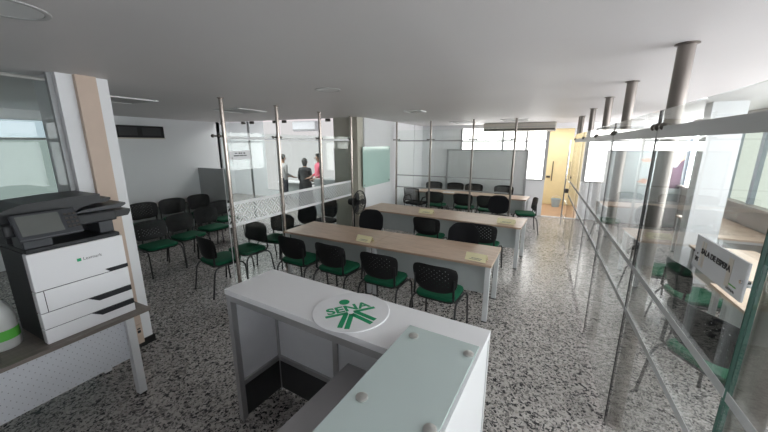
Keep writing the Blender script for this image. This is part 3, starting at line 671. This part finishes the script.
MB().box(-.145, .06, -.062, .075, 0, .002).build('screen', 'screen', cp)
for i in range(3):
    for j in range(4): MB().box(.083 + i * .024, .099 + i * .024, -.05 + j * .03, -.034 + j * .03, 0, .003).build('key', 'clamp', cp)
bl = basis((0, 1, 0), (0, 0, 1), (1, 0, 0), (.0005, 0, 0))
MB().box(-.028, -.004, .53, .552, 0, .0015).build('logo', 'logo_green', P, False, bl)
text('brand_lettering', 'Lexmark', .032, 'print_grey', P, bl @ Matrix.Translation((.006, .531, 0)))
# bottle
t = empty('bottle', (-3.2, .6, .74), 0, 'white plastic jug with a green label beside the printer', 'bottle')
MB().lathe([(0, 0), (.083, 0), (.09, .012), (.09, .2), (.08, .27), (.05, .32), (.03, .34), (.03, .37), (0, .37)], 28).build('jug', 'bottle_white', t, True)
MB().lathe([(.0905, .07), (.0912, .07), (.0912, .14), (.0905, .14)], 28).build('label', 'label_green', t, True)
MB().lathe([(0, .405), (.032, .405), (.034, .37), (.03, .365), (0, .365)], 20).build('cap', 'paper_white', t, True)
t = empty('bottle', (-2.98, .5, .74), 0, 'small clear plastic bottle at the left edge of the photo', 'bottle')
MB().lathe([(0, 0), (.032, 0), (.034, .01), (.034, .11), (.02, .145), (.013, .15), (.013, .17), (0, .17)], 20).build('flask', 'left_glass', t, True)
# outlet on pilaster
t = empty('wall_outlet', (-3.585, 1.545, .22), 0, 'cream power outlet low on the beige pilaster', 'outlet')
MB().box(0, .012, -.035, .035, -.06, .06, .004).build('cover', 'outlet_cream', t)
m = MB(); m.box(.012, .02, -.012, .014, -.03, -.005); m.box(.012, .02, -.012, .014, .01, .02); m.build('socket', 'black_plastic', t)

# ------------------------------------------------------------------ office people and furniture
def person(label, loc, rz, top, pants, skin, hair_long=False, dress=False, arm_fwd=.25):
    """one continuous skinned body, then hair as a child"""
    J = [((0, 0, .93), .125), ((0, 0, 1.12), .115), ((0, .01, 1.32), .13), ((0, 0, 1.45), .065), ((0, .01, 1.52), .05), ((0, .02, 1.6), .088), ((0, .025, 1.69), .075)]
    E_ = [(0, 1), (1, 2), (2, 3), (3, 4), (4, 5), (5, 6)]
    def add(p, r, k): J.append((p, r)); E_.append((k, len(J) - 1)); return len(J) - 1
    for s in (-1, 1):
        k = add((s * .1, 0, .86), .105, 0); k = add((s * .11, .01, .48), .065, k); k = add((s * .11, -.02, .1), .042, k); k = add((s * .115, .03, .04), .04, k); add((s * .12, .13, .03), .032, k)
        k = add((s * .18, 0, 1.39), .065, 2); k = add((s * .23, -.02, 1.12), .045, k); k = add((s * .22, arm_fwd, .97), .034, k); pk = add((s * .215, arm_fwd + .07, .96), .026, k)
        for q in range(4): f1 = add((s * (.2 + .012 * q), arm_fwd + .13, .955 - .004 * q), .0085, pk); add((s * (.2 + .012 * q), arm_fwd + .165 - .006 * abs(q - 1), .935), .008, f1)
        th = add((s * .185, arm_fwd + .08, .965), .0095, pk); add((s * .175, arm_fwd + .115, .96), .008, th)
    me = bpy.data.meshes.new('person'); me.from_pydata([j[0] for j in J], E_, []); o = bpy.data.objects.new('person', me); COL.objects.link(o)
    md = o.modifiers.new('s', 'SKIN'); sv = me.skin_vertices[0].data
    for v, (p, r) in zip(sv, J): v.radius = (r * 1.25 if .9 < p[2] < 1.4 and abs(p[0]) < .02 else r, r)
    sv[0].use_root = True
    o.modifiers.new('d', 'SUBSURF').levels = 1
    dg = bpy.context.evaluated_depsgraph_get(); nm = bpy.data.meshes.new_from_object(o.evaluated_get(dg)); o.modifiers.clear(); o.data = nm
    nm.materials.clear()
    for mm in (top, pants, skin, 'black_plastic'): nm.materials.append(M[mm])
    for pl in nm.polygons:
        c = pl.center; pl.use_smooth = True
        i = 0 if c.z > .93 else 1
        if c.z > 1.47: i = 2
        if c.z < .07: i = 3
        if abs(c.x) > .15 and c.z < 1.1 and c.y > arm_fwd * .55: i = 2
        pl.material_index = i
    o.location = loc; o.rotation_euler = (0, 0, rz); tag(o, label, 'person')
    m = MB()
    m.ball((0, .012, 1.655), .1, .108, .112)
    for v in list(m.b.verts):
        if v.co.y > .055 and v.co.z < 1.69: v.co.y = .055
        if v.co.z < 1.6: v.co.z = 1.6 - (.0 if not hair_long else (1.6 - v.co.z) * 3.2)
    m.build('hair', 'hair', o, True)
    m = MB(); m.ball((0, .125, 1.615), .013, .02, .018, 8, 6)
    for s in (-1, 1): m.ball((s * .095, .02, 1.62), .012, .02, .03, 8, 6)
    m.build('nose_and_ears', skin, o, True)
    m = MB()
    for s in (-1, 1): m.ball((s * .033, .108, 1.64), .012, .008, .007, 8, 6)
    m.box(-.025, .025, .1, .112, 1.573, 1.58); m.build('eyes_and_mouth', 'print_black', o, True)
    if dress:
        MB().lathe([(.14, 1.42), (.19, 1.3), (.17, 1.1), (.21, .9), (.24, .5), (.27, .12), (.24, .12), (.1, 1.3)], 24).build('long_coat', 'cloth_black', o, True)
    return o
person('person in a grey shirt seen from behind in the glass office', (-7.98, 8.45, 0), R(-15), 'shirt_grey', 'pants', 'skin_dark')
person('person in black clothes with long dark hair in the glass office', (-7.16, 8.6, -.12), R(15), 'cloth_black', 'cloth_black', 'skin_dark', True, True, .08)
person('person in a pink red shirt at the right inside the glass office', (-6.5, 8.5, 0.04), R(150), 'shirt_pink', 'pants', 'skin')
make_desk(1.4, .6, (-8.0, 9.2, 0), 0, 'office table behind the person in the grey shirt', 'office tables', 'counter_white', 'desk_grey', 'black_metal')
t = empty('filing_cabinet', (-5.55, 7.75, 0), R(0), 'white filing cabinet in front of the person in pink', 'cabinet')
MB().box(-.4, .4, -.22, .22, .0, 1.1, .006).build('body', 'white_metal', t)
for k in range(3):
    d = MB().box(-.37, .37, -.235, -.221, .06 + k * .35, .38 + k * .35, .004).build('drawer', 'ac_white', t); MB().box(-.08, .08, -.25, -.236, .25 + k * .35, .27 + k * .35).build('handle', 'grey_frame', d)
# curtains on the office wall: lit translucent blinds
w = MB().box(-9.9, -4.6, 9.57, 9.59, .3, 3.1).build('window_11', 'pane_office'); w['kind'] = 'structure'

# ------------------------------------------------------------------ lights
def area(name, loc, rot, sx, sy, power, col=(1, 1, 1)):
    l = bpy.data.lights.new(name, 'AREA'); l.shape = 'RECTANGLE'; l.size = sx; l.size_y = sy; l.energy = power; l.color = col
    o = bpy.data.objects.new(name, l); COL.objects.link(o); o.location = loc; o.rotation_euler = rot; return o
area('hall_fill', (.6, 11.6, H - .03), (0, 0, 0), 1.2, 1.2, 8, (1, .98, .94))  # added fill light without a fixture, brightens the hall
area('office_fill', (-8.2, 7.4, 3.27), (0, 0, 0), 3, 1.0, 55, (1, .97, .97))  # unseen fill added to brighten the glass office
wd = bpy.data.worlds.new('world'); sc.world = wd; wd.use_nodes = True
wd.node_tree.nodes['Background'].inputs[0].default_value = (.75, .85, 1, 1); wd.node_tree.nodes['Background'].inputs[1].default_value = .4

# ------------------------------------------------------------------ camera
cam = bpy.data.cameras.new('camera'); co = bpy.data.objects.new('camera', cam); COL.objects.link(co)
cam.sensor_width = 36; cam.lens = 318 / 768 * 36; cam.clip_start = .02
co.location = (0, 0, 2.1); co.rotation_euler = (PI / 2 - math.atan(72 / 318), 0, R(25.9)); sc.camera = co
vs = sc.view_settings; vs.view_transform = 'Standard'; vs.look = 'None'; vs.gamma = 1; vs.exposure = 1.55; vs.use_curve_mapping = False
cy = sc.cycles; cy.use_denoising = True; cy.transparent_max_bounces = 32; cy.max_bounces = 8; cy.diffuse_bounces = 5; cy.sample_clamp_indirect = 6
